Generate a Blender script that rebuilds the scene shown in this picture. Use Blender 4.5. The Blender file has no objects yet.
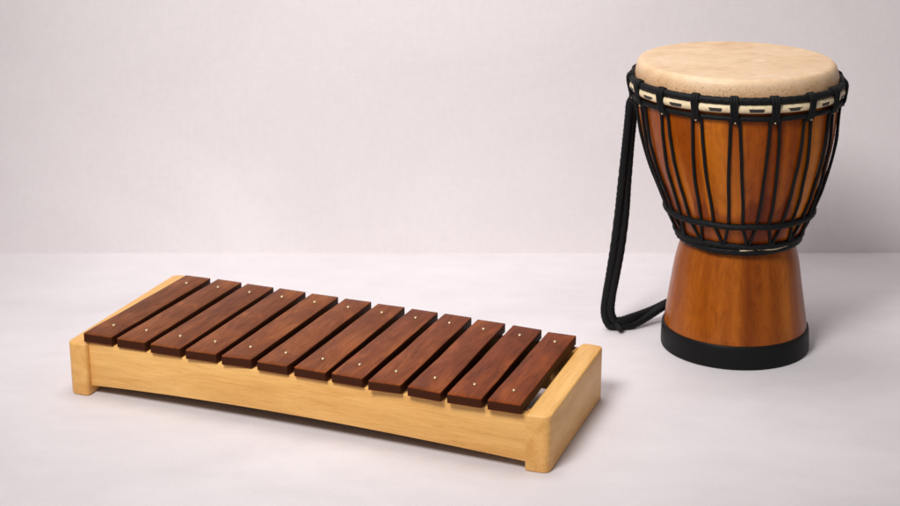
import bpy, bmesh, math, random
from mathutils import Vector, noise as mnoise
random.seed(7)
PI = math.pi
scene = bpy.context.scene
C = scene.collection

# ------------------------------------------------------------------ helpers
def smoothstep(a, b, x):
    t = min(1, max(0, (x-a)/(b-a))); return t*t*(3-2*t)

def obj(name, bm, mats, parent=None, loc=(0, 0, 0), smooth=True, angle=None):
    me = bpy.data.meshes.new(name)
    bmesh.ops.recalc_face_normals(bm, faces=bm.faces)
    bm.to_mesh(me); bm.free()
    if not isinstance(mats, (list, tuple)): mats = [mats]
    for m in mats: me.materials.append(m)
    for p in me.polygons: p.use_smooth = smooth
    if angle:
        me.set_sharp_from_angle(angle=math.radians(angle))
    o = bpy.data.objects.new(name, me); C.objects.link(o)
    o.location = loc
    if parent: o.parent = parent
    return o

def thing(name, label, cat, loc, rz=0):
    o = bpy.data.objects.new(name, None); C.objects.link(o)
    o.empty_display_size = .05
    o.location = loc; o.rotation_euler = (0, 0, rz)
    o['label'] = label; o['category'] = cat
    return o

def tube(bm, pts, rad, seg=12, closed=False, strands=0, twist=0., depth=.18, flat=1., caps=True):
    """sweep a round (or laid-rope) section along pts"""
    n = len(pts); pts = [Vector(p) for p in pts]
    rings = []; L = 0
    t0 = None; nrm = None
    total = sum((pts[(i+1) % n]-pts[i]).length for i in range(n if closed else n-1))
    if closed and strands:                       # whole number of turns so the lay closes
        twist = round(twist*total*strands/(2*PI))*2*PI/(total*strands)
    for i in range(n):
        a = pts[i-1] if (i > 0 or closed) else pts[i]
        b = pts[(i+1) % n] if (i < n-1 or closed) else pts[i]
        t = (b-a).normalized()
        if nrm is None:
            up = Vector((0, 0, 1)) if abs(t.z) < .9 else Vector((1, 0, 0))
            nrm = (up - t*up.dot(t)).normalized()
        elif closed:
            up = Vector((0, 0, 1)); nrm = (up - t*up.dot(t)).normalized()
        else:
            nrm = (nrm - t*nrm.dot(t)).normalized()
        bi = t.cross(nrm)
        r = rad(L/max(total, 1e-9)) if callable(rad) else rad
        ring = []
        for k in range(seg):
            th = 2*PI*k/seg
            rr = r
            if strands: rr *= 1 - depth + depth*abs(math.cos(strands*(th+twist*L)/2))
            ring.append(bm.verts.new(pts[i] + nrm*(rr*math.cos(th)) + bi*(rr*flat*math.sin(th))))
        rings.append(ring)
        if i < n-1: L += (pts[i+1]-pts[i]).length
    m = n if closed else n-1
    for i in range(m):
        A, B = rings[i], rings[(i+1) % n]
        for k in range(seg):
            bm.faces.new((A[k], A[(k+1) % seg], B[(k+1) % seg], B[k]))
    if not closed and caps:
        bm.faces.new(rings[0][::-1]); bm.faces.new(rings[-1])

def spline(ctrl, n=80):
    """Catmull-Rom through ctrl"""
    P = [Vector(c) for c in ctrl]; P = [2*P[0]-P[1]] + P + [2*P[-1]-P[-2]]
    out = []; m = len(P)-3
    for j in range(n+1):
        x = j/n*m; i = min(int(x), m-1); t = x-i
        a, b, c, d = P[i:i+4]
        out.append(.5*((2*b)+(c-a)*t+(2*a-5*b+4*c-d)*t*t+(3*b-a-3*c+d)*t**3))
    return out

def rounded_box_quad(bm, quad, z0, z1, bev, seg=3, wob=0.):
    """prism on a quad (4 plan corners), every edge rounded"""
    lo = [bm.verts.new((x, y, z0)) for x, y in quad]
    hi = [bm.verts.new((x, y, z1)) for x, y in quad]
    fs = [bm.faces.new(lo[::-1]), bm.faces.new(hi)]
    for i in range(4):
        fs.append(bm.faces.new((lo[i], lo[(i+1) % 4], hi[(i+1) % 4], hi[i])))
    bmesh.ops.recalc_face_normals(bm, faces=bm.faces)
    if callable(bev): bev(bm, lo, hi)
    elif bev: bmesh.ops.bevel(bm, geom=list(bm.edges), offset=bev, segments=seg, affect='EDGES', profile=.5)

# ------------------------------------------------------------------ materials
class N:
    def __init__(s, name):
        s.m = bpy.data.materials.new(name); s.m.use_nodes = True
        s.t = s.m.node_tree; s.b = s.t.nodes['Principled BSDF']
    def new(s, typ, **kw):
        n = s.t.nodes.new(typ)
        for k, v in kw.items():
            if k.startswith('in_'):
                key = k[3:]; key = int(key) if key.isdigit() else key.replace('_', ' ')
                n.inputs[key].default_value = v
            else: setattr(n, k, v)
        return n
    def link(s, a, b): s.t.links.new(a, b)
    def mapped(s, src, scale, offset=None):
        mp = s.new('ShaderNodeMapping'); mp.inputs['Scale'].default_value = scale
        s.link(src, mp.inputs['Vector'])
        if offset is not None: s.link(offset, mp.inputs['Location'])
        return mp.outputs[0]
    def noise(s, vec, scale, detail=4, rough=.55, dist=0.):
        n = s.new('ShaderNodeTexNoise'); n.inputs['Scale'].default_value = scale
        n.inputs['Detail'].default_value = detail; n.inputs['Roughness'].default_value = rough
        n.inputs['Distortion'].default_value = dist
        s.link(vec, n.inputs['Vector']); return n.outputs['Fac']
    def ramp(s, fac, stops, interp='LINEAR'):
        r = s.new('ShaderNodeValToRGB'); r.color_ramp.interpolation = interp
        e = r.color_ramp.elements
        while len(e) < len(stops): e.new(.5)
        for x, (p, c) in zip(e, stops):
            x.position = p; x.color = (*c, 1) if len(c) == 3 else c
        s.link(fac, r.inputs[0]); return r.outputs['Color']
    def mix(s, fac, a, b, mode='MIX'):
        m = s.new('ShaderNodeMix', data_type='RGBA', blend_type=mode)
        for v, i in ((fac, 0), (a, 6), (b, 7)):
            if hasattr(v, 'is_linked'): s.link(v, m.inputs[i])
            else: m.inputs[i].default_value = v if i == 0 else (*v, 1)
        return m.outputs[2]
    def math(s, op, a, b=0., clamp=False):
        m = s.new('ShaderNodeMath', operation=op, use_clamp=clamp)
        for v, i in ((a, 0), (b, 1)):
            if hasattr(v, 'is_linked'): s.link(v, m.inputs[i])
            else: m.inputs[i].default_value = v
        return m.outputs[0]
    def bump(s, h, strength, dist=.001):
        b = s.new('ShaderNodeBump'); b.inputs['Strength'].default_value = strength
        b.inputs['Distance'].default_value = dist
        s.link(h, b.inputs['Height']); s.link(b.outputs[0], s.b.inputs['Normal'])
    def coords(s, out='Object'):
        return s.new('ShaderNodeTexCoord').outputs[out]
    def set(s, **kw):
        for k, v in kw.items():
            k = k.replace('_', ' ')
            if hasattr(v, 'is_linked'): s.link(v, s.b.inputs[k])
            else: s.b.inputs[k].default_value = v

def rand_offset(n):
    oi = n.new('ShaderNodeObjectInfo')
    mul = n.new('ShaderNodeVectorMath', operation='SCALE')
    mul.inputs[0].default_value = (37., 61., 23.); n.link(oi.outputs['Random'], mul.inputs['Scale'])
    return oi, mul.outputs[0]

def mat_bars():
    n = N('rosewood'); oi, off = rand_offset(n); co = n.coords()
    big = n.noise(n.mapped(co, (16, 4.5, 16), off), 1.6, 5, .6, 1.2)
    grain = n.noise(n.mapped(co, (330, 14, 330), off), 1.5, 3, .6, .3)
    pores = n.noise(n.mapped(co, (900, 45, 900), off), 1., 2, .5)
    c = n.ramp(big, [(.25, (.105, .0255, .0075)), (.5, (.180, .047, .0130)), (.75, (.310, .092, .0250))])
    g = n.ramp(grain, [(.3, (.70, .66, .64)), (.62, (1.12, 1.12, 1.12))])
    c = n.mix(.85, c, g, 'MULTIPLY')
    p = n.ramp(pores, [(.33, (.45, .42, .4)), (.43, (1, 1, 1))])
    c = n.mix(.55, c, p, 'MULTIPLY')
    c = n.mix(1., c, oi.outputs['Color'], 'MULTIPLY')
    r = n.ramp(grain, [(.2, (.50,)*3), (.8, (.36,)*3)])
    n.set(Base_Color=c, Roughness=r, Specular_IOR_Level=.09)
    n.bump(n.math('ADD', grain, n.math('MULTIPLY', pores, .6)), .25, .0004)
    return n.m

def mat_maple(axis):
    n = N('maple_wood'); oi, off = rand_offset(n); co = n.coords()
    def sc(l, w): return tuple(l if i == axis else w for i in range(3))
    big = n.noise(n.mapped(co, sc(3, 22), off), 1.5, 4, .55, .8)
    grain = n.noise(n.mapped(co, sc(16, 420), off), 1.2, 3, .6, .2)
    fleck = n.noise(n.mapped(co, sc(90, 900), off), 1., 2, .5)
    c = n.ramp(big, [(.28, (.640, .315, .078)), (.5, (.745, .405, .122)), (.74, (.820, .480, .160))])
    g = n.ramp(grain, [(.3, (.86, .82, .76)), (.65, (1.05, 1.05, 1.05))])
    c = n.mix(.8, c, g, 'MULTIPLY')
    f = n.ramp(fleck, [(.30, (.72, .62, .5)), (.38, (1, 1, 1))])
    c = n.mix(.5, c, f, 'MULTIPLY')
    n.set(Base_Color=c, Roughness=.44, Specular_IOR_Level=.40)
    n.bump(grain, .12, .0004)
    return n.m

def mat_shell(low_band):
    n = N('lacquered_mahogany'); uv = n.coords('UV')         # U = metres round the shell, V = metres up
    stave = n.noise(n.mapped(uv, (26, 1.2, 1)), 1., 2, .5, .4)
    fig = n.noise(n.mapped(uv, (46, 22, 1)), 1., 6, .66, 1.8)
    grain = n.noise(n.mapped(uv, (420, 16, 1)), 1., 3, .6)
    if not low_band: c = n.ramp(stave, [(.28, (.190, .040, .0030)), (.5, (.290, .070, .0050)), (.72, (.400, .112, .0100))])
    else: c = n.ramp(stave, [(.30, (.200, .034, .0020)), (.48, (.330, .073, .0034)), (.68, (.600, .180, .0075))])
    f = n.ramp(fig, [(.28, (.62, .52, .46)), (.48, (.93, .91, .90)), (.72, (1.14, 1.16, 1.16))])
    c = n.mix(.75, c, f, 'MULTIPLY')
    g = n.ramp(grain, [(.3, (.80, .76, .72)), (.6, (1.06, 1.06, 1.06))])
    c = n.mix(.7, c, g, 'MULTIPLY')
    if low_band:                                                # darker reddish tone low on the bowl, ragged edge
        sep = n.new('ShaderNodeSeparateXYZ'); n.link(uv, sep.inputs[0])
        edge = n.math('ADD', sep.outputs['Y'], n.math('MULTIPLY', n.math('SUBTRACT', stave, .5), .16))
        s = n.ramp(edge, [(.266, (.52, .36, .40)), (.276, (1, 1, 1))])
        c = n.mix(.75, c, s, 'MULTIPLY')
    n.set(Base_Color=c, Roughness=.30, Specular_IOR_Level=.14, Coat_Weight=.10, Coat_Roughness=.14)
    n.bump(grain, .1, .0004)
    return n.m

def mat_skin():
    n = N('goat_skin'); co = n.coords()
    a = n.noise(n.mapped(co, (11, 19, 9)), 1., 6, .6, 1.0)
    b = n.noise(n.mapped(co, (70, 70, 70)), 1., 4, .6)
    sp = n.noise(n.mapped(co, (420, 420, 300)), 1., 2, .5)
    c = n.ramp(a, [(.28, (.620, .400, .222)), (.46, (.705, .480, .292)), (.60, (.730, .520, .335)), (.76, (.790, .605, .430))])
    c = n.mix(.35, c, n.ramp(b, [(.3, (.78, .70, .60)), (.7, (1.1, 1.1, 1.1))]), 'MULTIPLY')
    # hair follicles left on the turned-down collar
    sep = n.new('ShaderNodeSeparateXYZ'); n.link(co, sep.inputs[0])
    low = n.ramp(sep.outputs['Z'], [(.459, (1, 1, 1)), (.474, (0, 0, 0))])
    spk = n.math('MULTIPLY', n.ramp(n.math('ADD', n.math('MULTIPLY', sp, .7), n.math('MULTIPLY', b, .3)), [(.50, (0, 0, 0)), (.62, (1, 1, 1))]), low)
    c = n.mix(n.math('MULTIPLY', spk, .75), c, (.26, .13, .055))
    c = n.mix(n.math('MULTIPLY', low, .45), c, (.46, .22, .075))
    # small pale spot near the middle
    d = n.new('ShaderNodeVectorMath', operation='DISTANCE')
    n.link(n.mapped(co, (.55, .9, 0)), d.inputs[0]); d.inputs[1].default_value = (.0085, -.0045, 0)
    sc = n.ramp(n.math('ADD', d.outputs['Value'], n.math('MULTIPLY', b, .006)), [(.0055, (1, 1, 1)), (.0095, (0, 0, 0))])
    c = n.mix(n.math('MULTIPLY', sc, .5), c, (.86, .76, .62))
    n.set(Base_Color=c, Roughness=.50, Coat_Weight=.08, Coat_Roughness=.35, Subsurface_Weight=.05,
          Subsurface_Radius=(.004, .002, .001), Subsurface_Scale=1.)
    n.bump(n.math('ADD', b, n.math('MULTIPLY', sp, .4)), .22, .0012)
    return n.m

def mat_simple(name, col, rough, bscale=0, bstr=0, var=.15, **kw):
    n = N(name); co = n.coords()
    a = n.noise(n.mapped(co, (1, 1, 1)), bscale or 40, 3, .6)
    lo = tuple(x*(1-var) for x in col); hi = tuple(x*(1+var) for x in col)
    n.set(Base_Color=n.ramp(a, [(.3, lo), (.7, hi)]), Roughness=rough, **kw)
    if bstr: n.bump(a, bstr, .0006)
    return n.m

def mat_rope():
    n = N('black_rope'); co = n.coords()
    w = n.noise(n.mapped(co, (700, 700, 700)), 1., 2, .6)
    n.set(Base_Color=n.ramp(w, [(.3, (.0022, .0022, .0024)), (.75, (.0085, .0085, .009))]), Roughness=.62,
          Specular_IOR_Level=.2)
    n.bump(w, .5, .0008)
    return n.m

def mat_floor():
    n = N('pale_floor_cloth'); co = n.coords()
    big = n.noise(n.mapped(co, (2.4, 3.2, 1)), 1., 5, .6, .7)
    mid = n.noise(n.mapped(co, (11, 24, 1)), 1., 4, .6, .5)
    fine = n.noise(n.mapped(co, (260, 330, 1)), 1., 3, .6)
    c = n.ramp(big, [(.3, (.655, .607, .621)), (.7, (.735, .685, .699))])
    c = n.mix(.4, c, n.ramp(mid, [(.3, (.93, .925, .93)), (.7, (1.05, 1.05, 1.05))]), 'MULTIPLY')
    c = n.mix(.5, c, n.ramp(fine, [(.3, (.91, .91, .91)), (.7, (1.06, 1.06, 1.06))]), 'MULTIPLY')
    n.set(Base_Color=c, Roughness=.62, Specular_IOR_Level=.3)
    n.bump(n.math('ADD', fine, n.math('MULTIPLY', mid, 2.)), .12, .0008)
    return n.m

def mat_wall():
    n = N('pale_backdrop_canvas'); co = n.coords()
    big = n.noise(n.mapped(co, (1.8, 1, 2.4)), 1., 5, .6, .8)
    hz = n.noise(n.mapped(co, (45, 1, 150)), 1., 5, .7)
    vt = n.noise(n.mapped(co, (140, 1, 40)), 1., 5, .7)
    w = n.math('ADD', n.math('MULTIPLY', hz, .5), n.math('MULTIPLY', vt, .5))
    c = n.ramp(big, [(.3, (.720, .665, .672)), (.7, (.780, .727, .734))])
    c = n.mix(1., c, n.ramp(w, [(.3, (.955, .955, .955)), (.7, (1.035, 1.035, 1.035))]), 'MULTIPLY')
    n.set(Base_Color=c, Roughness=.85, Specular_IOR_Level=.2)
    n.bump(w, .15, .001)
    return n.m

M_bar = mat_bars(); M_arris_glint = mat_simple('painted_arris_highlight', (.290, .105, .048), .42, 120, .45, Specular_IOR_Level=.3); M_end_shade = mat_simple('dark_ends_and_side_shade', (.050, .0135, .0055), .55, 900, .35, Specular_IOR_Level=.06); M_maple_x = mat_maple(0); M_maple_y = mat_maple(1)
M_bowl = mat_shell(True); M_foot = mat_shell(False); M_skin = mat_skin(); M_rope = mat_rope()
M_rubber = mat_simple('black_rubber', (.0075, .0075, .0075), .5, 300, .12, Specular_IOR_Level=.12)
M_nail = mat_simple('brass_nail', (.56, .40, .24), .42, 300, .05, Metallic=1.)
M_hoop = mat_simple('cream_wrap', (.76, .60, .38), .45, 160, .2)
M_dash = mat_simple('dark_weave', (.030, .024, .020), .6, 300, .1)
M_felt = mat_simple('brown_felt', (.10, .045, .028), .9, 500, .4)
M_knot = mat_simple('tan_knot', (.42, .28, .16), .6, 300, .2); M_dark = mat_simple('dark_blocker_board', (.045, .019, .010), .6, 60, .3, Specular_IOR_Level=.15); M_floor = mat_floor(); M_wall = mat_wall()

# ------------------------------------------------------------------ setting
def sheet(name, verts, mat, thick):
    bm = bmesh.new(); f = bm.faces.new([bm.verts.new(v) for v in verts])
    r = bmesh.ops.extrude_face_region(bm, geom=[f])
    bmesh.ops.translate(bm, vec=thick, verts=[v for v in r['geom'] if isinstance(v, bmesh.types.BMVert)])
    o = obj(name, bm, mat, smooth=False); o['kind'] = 'structure'; return o
WY = 3.088
sheet('floor', [(-3, -.6, 0), (3, -.6, 0), (3, WY, 0), (-3, WY, 0)], M_floor, (0, 0, -.03))
sheet('backdrop_wall', [(-3, WY, -.03), (3, WY, -.03), (3, WY, 2.4), (-3, WY, 2.4)], M_wall, (0, .03, 0))

# ------------------------------------------------------------------ xylophone
X = thing('xylophone', 'wooden xylophone with twelve dark brown bars on a pale maple frame, lying on the floor', 'xylophone',
          (-.58653, 2.39363, 0), -.37359)
H = .085
def block(quad, origin, bevel, z1=H):
    bm = bmesh.new()
    rounded_box_quad(bm, [(x-origin[0], y-origin[1]) for x, y in quad], 0, z1, bevel, 4)
    return obj('end_block', bm, M_maple_y, X, (*origin, 0), angle=50)

def soft(front_left, front_right):
    def f(bm, lo, hi):
        # the upright edges rounded more than the rest
        def edge(a, b): return next(e for e in a.link_edges if e.other_vert(a) is b)
        up = []
        for i, r in ((0, front_left), (1, front_right), (2, .008), (3, .012)):
            if r: up.append((edge(lo[i], hi[i]), r))
        for e, r in up:
            if e.is_valid: bmesh.ops.bevel(bm, geom=[e], offset=r, segments=5, affect='EDGES', profile=.5)
        rest = [e for e in bm.edges if e.calc_length() > 0 and e.calc_face_angle(0) > .6]
        bmesh.ops.bevel(bm, geom=rest, offset=.0028, segments=3, affect='EDGES', profile=.5, clamp_overlap=True)
    return f
block([(0, 0), (.0345, 0), (.0255, .343), (-.009, .341)], (.012, .17), soft(.013, .007))
block([(.7425, -.004), (.7775, -.002), (.7685, .284), (.7335, .287)], (.755, .14), soft(.003, .010))

def rail(name, a, b, w, z0, z1, arch=.0):
    """plank between the end blocks; its lower edge is cut to a shallow arch"""
    bm = bmesh.new(); ox = (a[0]+b[0])/2; oy = (a[1]+b[1])/2
    A = Vector((a[0]-ox, a[1]-oy, 0)); B = Vector((b[0]-ox, b[1]-oy, 0)); r = .0016
    rings = []; NS = 48
    for k in range(NS+1):
        t = k/NS; p = A.lerp(B, t); zb = z0+arch*math.sin(PI*t**.9)**.85 if 0 < t < 1 else z0
        sec = []
        for cy, cz, a0 in ((w-r, z1-r, 0), (r, z1-r, PI/2), (r, zb+r, PI), (w-r, zb+r, 1.5*PI)):
            for q in range(4):
                th = a0+q*PI/6; sec.append((cy+r*math.cos(th), cz+r*math.sin(th)))
        rings.append([bm.verts.new((p.x, p.y+y, z)) for y, z in sec])
    for P0, P1 in zip(rings, rings[1:]):
        n = len(P0)
        for q in range(n): bm.faces.new((P0[q], P0[(q+1) % n], P1[(q+1) % n], P1[q]))
    bm.faces.new(rings[0]); bm.faces.new(rings[-1][::-1])
    return obj(name, bm, M_maple_x, X, (ox, oy, 0), angle=50)
RT = .0858
fr = rail('front_rail', (.033, .0105), (.744, -.0035), .020, .0138, RT, .0092)
rr = rail('rear_rail', (.026, .277), (.735, .245), .020, .0138, RT, .0092)
fr['label'] = 'long maple front rail'; rr['label'] = 'maple rear rail under the bars'
def felt(name, a, b, w):
    bm = bmesh.new(); ox = (a[0]+b[0])/2; oy = (a[1]+b[1])/2
    rounded_box_quad(bm, [(a[0]-ox, a[1]-oy), (b[0]-ox, b[1]-oy), (b[0]-ox, b[1]-oy+w), (a[0]-ox, a[1]-oy+w)], RT-.0005, .0874, .0006, 2)
    return obj(name, bm, M_felt, X, (ox, oy, 0), angle=50)
felt('felt_strip', (.036, .0215), (.742, .0075), .008); felt('felt_strip', (.029, .281), (.733, .249), .010)

bm = bmesh.new()
rounded_box_quad(bm, [(-.322, -.122), (.325, -.133), (.321, .098), (-.324, .126)], -.003, .003, .001, 2)
rb = obj('light_block_board', bm, M_dark, X, (.372, .148, .050), angle=50)  # added board; stops light falling through the bar gaps to the floor
rb['label'] = 'added dark board blocking light under the bars'
ZT = .1022; TH = .0150
BARS = [
 [(0.0291,0.0053),(0.0787,0.0062),(0.0380,0.3006),(0.0838,0.3015)],
 [(0.0881,0.0045),(0.1371,0.0054),(0.0967,0.3027),(0.1417,0.3019)],
 [(0.1475,0.0024),(0.1985,0.0027),(0.1538,0.3001),(0.2030,0.2986)],
 [(0.2083,0.0004),(0.2592,0.0027),(0.2131,0.2993),(0.2616,0.2978)],
 [(0.2693,-0.0006),(0.3171,0.0033),(0.2736,0.2953),(0.3213,0.2953)],
 [(0.3282,-0.0011),(0.3780,-0.0012),(0.3342,0.2932),(0.3801,0.2934)],
 [(0.3885,-0.0020),(0.4402,-0.0034),(0.3930,0.2899),(0.4396,0.2902)],
 [(0.4486,-0.0025),(0.4984,-0.0042),(0.4521,0.2881),(0.4975,0.2867)],
 [(0.5086,-0.0093),(0.5585,-0.0070),(0.5087,0.2867),(0.5549,0.2850)],
 [(0.5686,-0.0085),(0.6210,-0.0122),(0.5664,0.2809),(0.6126,0.2791)],
 [(0.6298,-0.0122),(0.6815,-0.0119),(0.6257,0.2772),(0.6736,0.2736)],
 [(0.6898,-0.0128),(0.7389,-0.0121),(0.6847,0.2687),(0.7303,0.2688)]]
TINT = [(.94,1.01,1.06),(1.,1.06,1.06),(1.02,1.06,1.1),(1.,1.03,1.05),(1.06,1.08,1.05),(1.02,1.03,1.),(1.04,1.02,.97),(1.0,.94,.9),(1.,.90,.8),(1.,.85,.7),(.98,.76,.5),(.96,.72,.42)]  # per-bar wood tone; the paler left bars also have reflected haze tinted in
def bar(i):
    fl, frr, bl, br = [Vector((*p, 0)) for p in BARS[i]]
    cen = (fl+frr+bl+br)/4
    bm = bmesh.new()
    r = .0016; NS = 26
    Lb = ((bl+br)/2-(fl+frr)/2).length
    st = [0, r*.3, r]+[r+(Lb-2*r)*k/NS for k in range(1, NS)]+[Lb-r, Lb-r*.3, Lb]
    rings = []
    pinch = .0012 if i in (8, 9, 10) else .0004
    for s in st:
        t = s/Lb
        a = fl.lerp(bl, t); b = frr.lerp(br, t)
        d = (b-a).normalized()
        wl = mnoise.noise(Vector((i*7.3, t*5.5, 1.7)))*.0006 + pinch*math.exp(-((t-.42)/.16)**2)
        wr = mnoise.noise(Vector((i*7.3, t*5.5, 9.1)))*.0006 - pinch*.6*math.exp(-((t-.55)/.16)**2)
        a = a+d*wl; b = b+d*wr
        e = min(s, Lb-s); ins = r-math.sqrt(max(0, r*r-(r-min(e, r))**2))
        w = (b-a).length
        sec = []
        def corner(cx, cz, a0):
            for k in range(4):
                th = a0+k*PI/6; sec.append((cx+(r)*math.cos(th), cz+(r)*math.sin(th)))
        corner(w-r, ZT-r, 0); corner(r, ZT-r, PI/2); corner(r, ZT-TH+r, PI); corner(w-r, ZT-TH+r, 1.5*PI)
        ring = []
        for x, z in sec:
            x = min(max(x, ins), w-ins); z = min(max(z, ZT-TH+ins), ZT-ins)
            p = a+d*x-cen
            ring.append(bm.verts.new((p.x, p.y, z-ZT)))
        rings.append(ring)
    for A, B in zip(rings, rings[1:]):
        n = len(A)
        for k in range(n): bm.faces.new((A[k], A[(k+1) % n], B[(k+1) % n], B[k]))
    bm.faces.new(rings[0]); bm.faces.new(rings[-1][::-1])
    bm.normal_update()
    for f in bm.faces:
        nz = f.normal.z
        if abs(nz) < .35: f.material_index = 1  # dark stained ends; on the long sides this colour paints in gap shade
        elif .55 < nz < .90: f.material_index = 2  # rounded top edges coloured lighter to paint in a bevel highlight
    o = obj('bar', bm, [M_bar, M_end_shade, M_arris_glint], X, (cen.x, cen.y, ZT), angle=35)
    o.color = (*TINT[i], 1)
    for t in (.0435/Lb, 1-.0385/Lb):
        p = fl.lerp(bl, t).lerp(frr.lerp(br, t), .505)-cen
        nb = bmesh.new()
        R = .0033
        prof = [(R*1.0, -.001), (R, .0006), (R*.88, .0015), (R*.62, .0023), (R*.3, .0027)]
        prev = None
        for rad, z in prof:
            ring = [nb.verts.new((rad*math.cos(k*PI/8), rad*math.sin(k*PI/8), z)) for k in range(16)]
            if prev:
                for k in range(16): nb.faces.new((prev[k], prev[(k+1) % 16], ring[(k+1) % 16], ring[k]))
            prev = ring
        nb.faces.new(prev)
        obj('nail', nb, M_nail, o, (p.x, p.y, 0))
    return o
for i in range(12): bar(i)

# ------------------------------------------------------------------ drum
DX, DY = .4725, 2.6069
D = thing('djembe_drum', 'tall goblet shaped brown wooden hand drum with pale skin and black rope lacing',
          'drum', (DX, DY, 0))
AX = [(-1, 0), (0, 0), (.1, -.0028), (.2, -.0038), (.2735, -.0062), (.3185, -.0105), (.3646, -.0138), (.438, -.0195), (.478, -.0218), (1, -.0218)]
def axis(z):                                    # the hand-carved body is a little askew
    for (z0, x0), (z1, x1) in zip(AX, AX[1:]):
        if z <= z1: return x0+(x1-x0)*(z-z0)/(z1-z0)
def P(r, a, z):                                 # a: degrees, 0 faces the front, + to the right
    th = math.radians(a)
    return Vector((axis(z) + r*math.sin(th), -r*math.cos(th), z))

def lathe(name, prof, mat, seg=128, cap=True, angle=40, wob=0.):
    bm = bmesh.new(); uvl = bm.loops.layers.uv.new('UVMap')
    rings = []
    for r, z in prof:
        rings.append([bm.verts.new(P(r*(1+wob*mnoise.noise(Vector((math.cos(2*PI*k/seg)*1.3, math.sin(2*PI*k/seg)*1.3, z*9)))), 180-360*k/seg+0., z)) for k in range(seg)])
    for j in range(len(rings)-1):
        A, B = rings[j], rings[j+1]
        for k in range(seg):
            f = bm.faces.new((A[k], A[(k+1) % seg], B[(k+1) % seg], B[k]))
            for l, (kk, jj) in zip(f.loops, ((k, j), (k+1, j), (k+1, j+1), (k, j+1))):
                l[uvl].uv = (2*PI*kk/seg*.13, prof[jj][1])
    if cap:
        bm.faces.new(rings[0]); bm.faces.new(rings[-1])
    return obj(name, bm, mat, D, angle=angle)

SH = [(.188,.0895),(.196,.0945),(.2026,.0993),(.2145,.1055),(.2263,.1107),(.25,.1196),(.2735,.1280),(.296,.1354),(.3185,.1420),(.342,.1478),(.3646,.1520),(.39,.1552),(.42,.1576),(.455,.1590)]
def shell_r(z):
    if z <= SH[0][0]: return SH[0][1]
    for (z0, r0), (z1, r1) in zip(SH, SH[1:]):
        if z <= z1: return r0+(r1-r0)*(z-z0)/(z1-z0)
    return SH[-1][1]
pr = [(.0885, .182)]+[(r, z) for z, r in SH]
b = lathe('bowl', pr, M_bowl, wob=.004)
ft = lathe('foot', [(.1165,.003),(.1168,.030),(.1166,.041),(.1145,.058),(.1118,.076),(.1090,.094),(.1062,.112),(.1035,.130),(.1005,.148),(.0968,.164),(.0930,.178),(.0890,.192)], M_foot, wob=.003)
bb = lathe('rubber_band', [(.1170,.0006),(.1195,.0002),(.1213,.0016),(.1216,.006),(.1212,.020),(.1206,.033),(.1200,.0375),(.1186,.0392),(.1166,.0394),(.1160,.030),(.1160,.0006)], M_rubber, cap=False, wob=.002)
bb['label'] = 'black rubber band round the foot'
hd = [(.1592,.4400),(.1600,.449),(.1592,.457),(.1580,.464),(.1564,.4700),(.1548,.4742),(.1528,.4768),(.1506,.4785),(.1475,.4791),(.1440,.4791),(.139,.4788),(.12,.4784),(.09,.4782),(.06,.4781),(.03,.4781),(.006,.4781)]
lathe('drumhead', hd, M_skin, wob=.0025)

def ring(name, R, z, r, strands=3, twist=180., seg=14, n=260, jit=.0006, seed=0, mats=None, depth=.16):
    bm = bmesh.new()
    pts = []
    for k in range(n):
        a = 360*k/n; q = Vector((math.cos(math.radians(a))*2.2+seed, math.sin(math.radians(a))*2.2, seed*3.1))
        pts.append(P(R+jit*mnoise.noise(q), a, z+1.6*jit*mnoise.noise(q+Vector((9, 4, 2)))))
    tube(bm, pts, r, seg, closed=True, strands=strands, twist=twist, depth=depth)
    return bm
obj('crown_ring', ring('r', .1640, .4490, .0060, 3, 150, n=420, seed=1), M_rope, D)
# cream wrapped hoop with one dark woven dash between each pair of loops
NL = 17; A0 = -9.8; STEP = 360/NL
bm = bmesh.new(); n = 850; seg = 36
tube(bm, [P(.1618, 360*k/n, .4370) for k in range(n)], .0070, seg, closed=True)
bm.verts.ensure_lookup_table(); bm.faces.ensure_lookup_table()
for f in bm.faces:
    c = f.calc_center_median(); x = c.x-axis(c.z)
    a = math.degrees(math.atan2(x, -c.y)); u = ((a-A0)/STEP) % 1
    rr_ = math.hypot(x, c.y)
    e = (c.z-.4322)/.0062                       # 0 at the dash's lower edge, 1 at its upper
    if rr_ > .1630 and 0 < e < .92 and .32+.05*(1-e)+.03*math.sin(a) < u < .70-.05*(1-e)+.03*math.sin(a*1.7): f.material_index = 1
obj('hoop', bm, [M_hoop, M_dash], D)
obj('hoop_ring', ring('r', .1612, .4214, .0044, 3, 220, n=420, seed=2), M_rope, D)
obj('lacing_ring', ring('r', shell_r(.2387)+.0030, .2387, .0054, 3, 170, n=380, seed=3, jit=.0012), M_rope, D)
obj('waist_ring', ring('r', .1015, .2010, .0050, 3, 170, n=340, seed=4, jit=.0014), M_rope, D)
obj('waist_ring', ring('r', .0962, .1925, .0072, 3, 140, n=340, seed=5, jit=.0014), M_rope, D)

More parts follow.
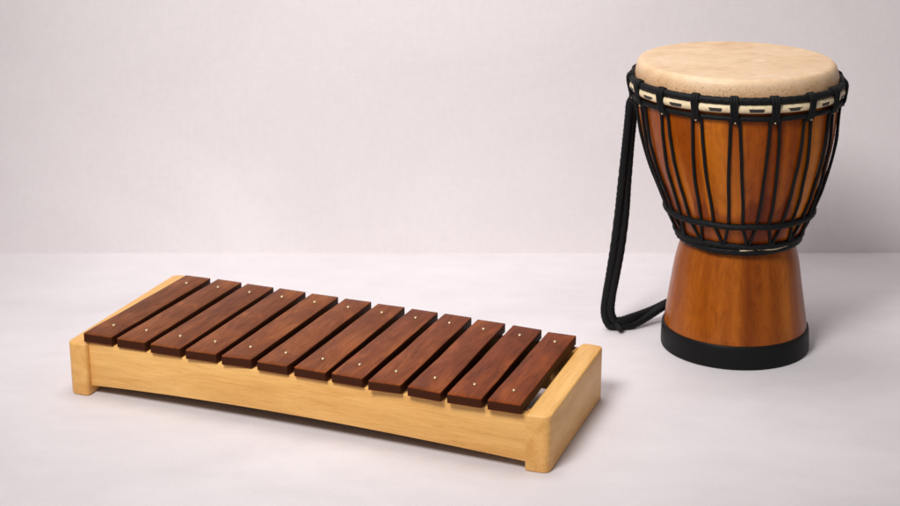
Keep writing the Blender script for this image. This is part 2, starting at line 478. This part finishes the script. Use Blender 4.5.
rnd = random.Random(3)
for k in range(NL):
    c = A0+k*STEP+rnd.uniform(-.8, .8)
    bm = bmesh.new()
    for s in (-1, 0, 1):
        off = s*1.45+rnd.uniform(-.18, .18)
        path = spline([P(.1588, c+off*1.1, .4500), P(.1612, c+off, .4542), P(.1672, c+off, .4545), P(.1706, c+off, .4485), P(.1702, c+off*.9, .4400),
                       P(.1688, c+off*.9, .4320), P(.1668, c+off, .4225), P(.1622, c+off*1.2, .4160), P(.1592, c+off*1.2, .4135)], 40)
        tube(bm, path, .0028*rnd.uniform(.93, 1.07), 12, strands=4, twist=330, depth=.20)
    lo = obj('loop', bm, M_rope, D)
    nb = bmesh.new(); bmesh.ops.create_uvsphere(nb, u_segments=12, v_segments=8, radius=.0017)
    obj('lashing_knot', nb, M_knot, lo, P(.1655, c+rnd.uniform(-.3, .3), .4155))

cords = []
for k in range(NL):
    c0 = A0+k*STEP; c1 = -12.0+k*STEP
    for s in (-1, 1):
        a_top = c0+s*2.4+rnd.uniform(-.45, .45); a_mid = c1+s*5.25+rnd.uniform(-.8, .8)
        a_bot = c1+s*(STEP/2-1.0)+.3
        ctrl = []
        for j in range(10):
            t = j/9; z = .4200+(.2400-.4200)*t
            ctrl.append(P(shell_r(z)+.0021+.0016*math.sin(PI*t)*rnd.uniform(.2, 1), a_top+(a_mid-a_top)*t+rnd.uniform(-.06, .06), z))
        ctrl[0] = P(.1612, a_top, .4215)
        ctrl.append(P(shell_r(.2265)+.0024, a_mid+(a_bot-a_mid)*.35, .2265))
        ctrl.append(P(shell_r(.2120)+.0024, a_mid+(a_bot-a_mid)*.80, .2120))
        ctrl.append(P(.1025, a_bot, .2015))
        bm = bmesh.new(); tube(bm, spline(ctrl, 90),   .0027, 10, strands=3, twist=300, depth=.12)
        obj('tension_cord', bm, M_rope, D)

# carrying strap: a doubled soft rope hanging from the rings to the floor and round behind the foot
def world(p): return Vector(p)-Vector((DX, DY, 0))
strap = bpy.data.objects.new('carry_strap', None); 
cen = [(.3010,2.632,.4330),(.2962,2.640,.4130),(.2938,2.650,.3900),(.2915,2.655,.3500),(.2895,2.660,.3080),(.2870,2.664,.2550),(.2850,2.667,.2080),(.2800,2.668,.1500),
       (.2735,2.668,.1000),(.2682,2.668,.0620),(.2668,2.668,.0330),(.2745,2.667,.0140),(.2900,2.668,.0105),(.3080,2.675,.0135),(.3260,2.686,.0170),(.3450,2.697,.0225),(.3640,2.706,.0300),(.3950,2.722,.0400),(.4300,2.738,.0460)]
bmA = bmesh.new(); bmB = bmesh.new()
cs = spline(cen, 200)
for bmx, s in ((bmA, 1), (bmB, -1)):
    pts = []
    for i, p in enumerate(cs):
        t = i/200
        tan = (cs[min(i+1, 200)]-cs[max(i-1, 0)]).normalized()
        side = tan.cross(Vector((0, 1, 0))).normalized()          # across the hanging loop
        ph = 3.2*smoothstep(.02, .13, t) + .5*math.sin(t*9) + 1.2*smoothstep(.70, .95, t)
        w = .0040+.0016*math.exp(-((t-.36)/.12)**2)+.0030*math.exp(-((t-.66)/.12)**2)
        dpt = Vector((0, 1, 0))
        q = p+side*(s*w*math.cos(ph))+dpt*(s*w*math.sin(ph))
        q.z = max(q.z, .0076)
        pts.append(world(q))
    tube(bmx, pts, .0074, 24, strands=6, twist=150, depth=.20)
st1 = obj('carry_strap', bmA, M_rope, D); 
obj('strap_strand', bmB, M_rope, st1)
bpy.data.objects.remove(strap)
# thin pale strand standing in for a highlight line between the waist ropes
bm = bmesh.new(); tube(bm, [P(.1034, a, .1962+.0008*math.sin(a*.2)) for a in range(-8, 40, 2)], .0010, 6)
obj('glint_strand', bm, M_hoop, D)
# short frayed end where the strap is knotted at its lowest point
bm = bmesh.new()
tube(bm, [world(p) for p in spline([(.280,2.666,.0140),(.286,2.655,.0095),(.289,2.649,.0070)], 12)], lambda t: .0064*(1-.3*t), 12, strands=5, twist=90)
obj('strap_knot', bm, M_rope, st1)

# ------------------------------------------------------------------ camera
cam = bpy.data.cameras.new('camera'); co = bpy.data.objects.new('camera', cam); C.objects.link(co)
cam.sensor_width = 36; cam.lens = 36*1680/900
cam.clip_start = .05; cam.clip_end = 50
co.location = (0, 0, 1.01466); co.rotation_euler = (PI/2-.31746, 0, 0)
cam.dof.use_dof = True; cam.dof.focus_distance = 2.50; cam.dof.aperture_fstop = 6.0
scene.camera = co

# ------------------------------------------------------------------ light
w = bpy.data.worlds.new('World'); scene.world = w; w.use_nodes = True
w.node_tree.nodes['Background'].inputs[0].default_value = (1, .985, .98, 1)
w.node_tree.nodes['Background'].inputs[1].default_value = .25
def area(name, loc, target, size, power, col=(1, 1, 1), sy=None):
    l = bpy.data.lights.new(name, 'AREA'); l.shape = 'RECTANGLE'; l.size = size; l.size_y = sy or size
    l.energy = power; l.color = col
    o = bpy.data.objects.new(name, l); C.objects.link(o); o.location = loc
    o.rotation_euler = (Vector(target)-Vector(loc)).to_track_quat('-Z', 'Y').to_euler()
    return o
def spot(name, loc, target, cone, radius, power, col):
    l = bpy.data.lights.new(name, 'SPOT'); l.spot_size = math.radians(cone); l.spot_blend = 1.
    l.shadow_soft_size = radius; l.energy = power; l.color = col
    o = bpy.data.objects.new(name, l); C.objects.link(o); o.location = loc
    o.rotation_euler = (Vector(target)-Vector(loc)).to_track_quat('-Z', 'Y').to_euler()
    return o
spot('key_spot', (-1.0, .70, 2.45), (.03, 2.88, .14), 50, .55, 400, (1, .996, .988))
area('top_softbox', (-.1, 2.66, 2.5), (0, 2.5, 0), 1.2, 18, (1, .996, .99), .7)

scene.view_settings.view_transform = 'Standard'; scene.view_settings.look = 'None'
scene.view_settings.exposure = .11; scene.view_settings.gamma = 1
scene.render.engine = 'CYCLES'
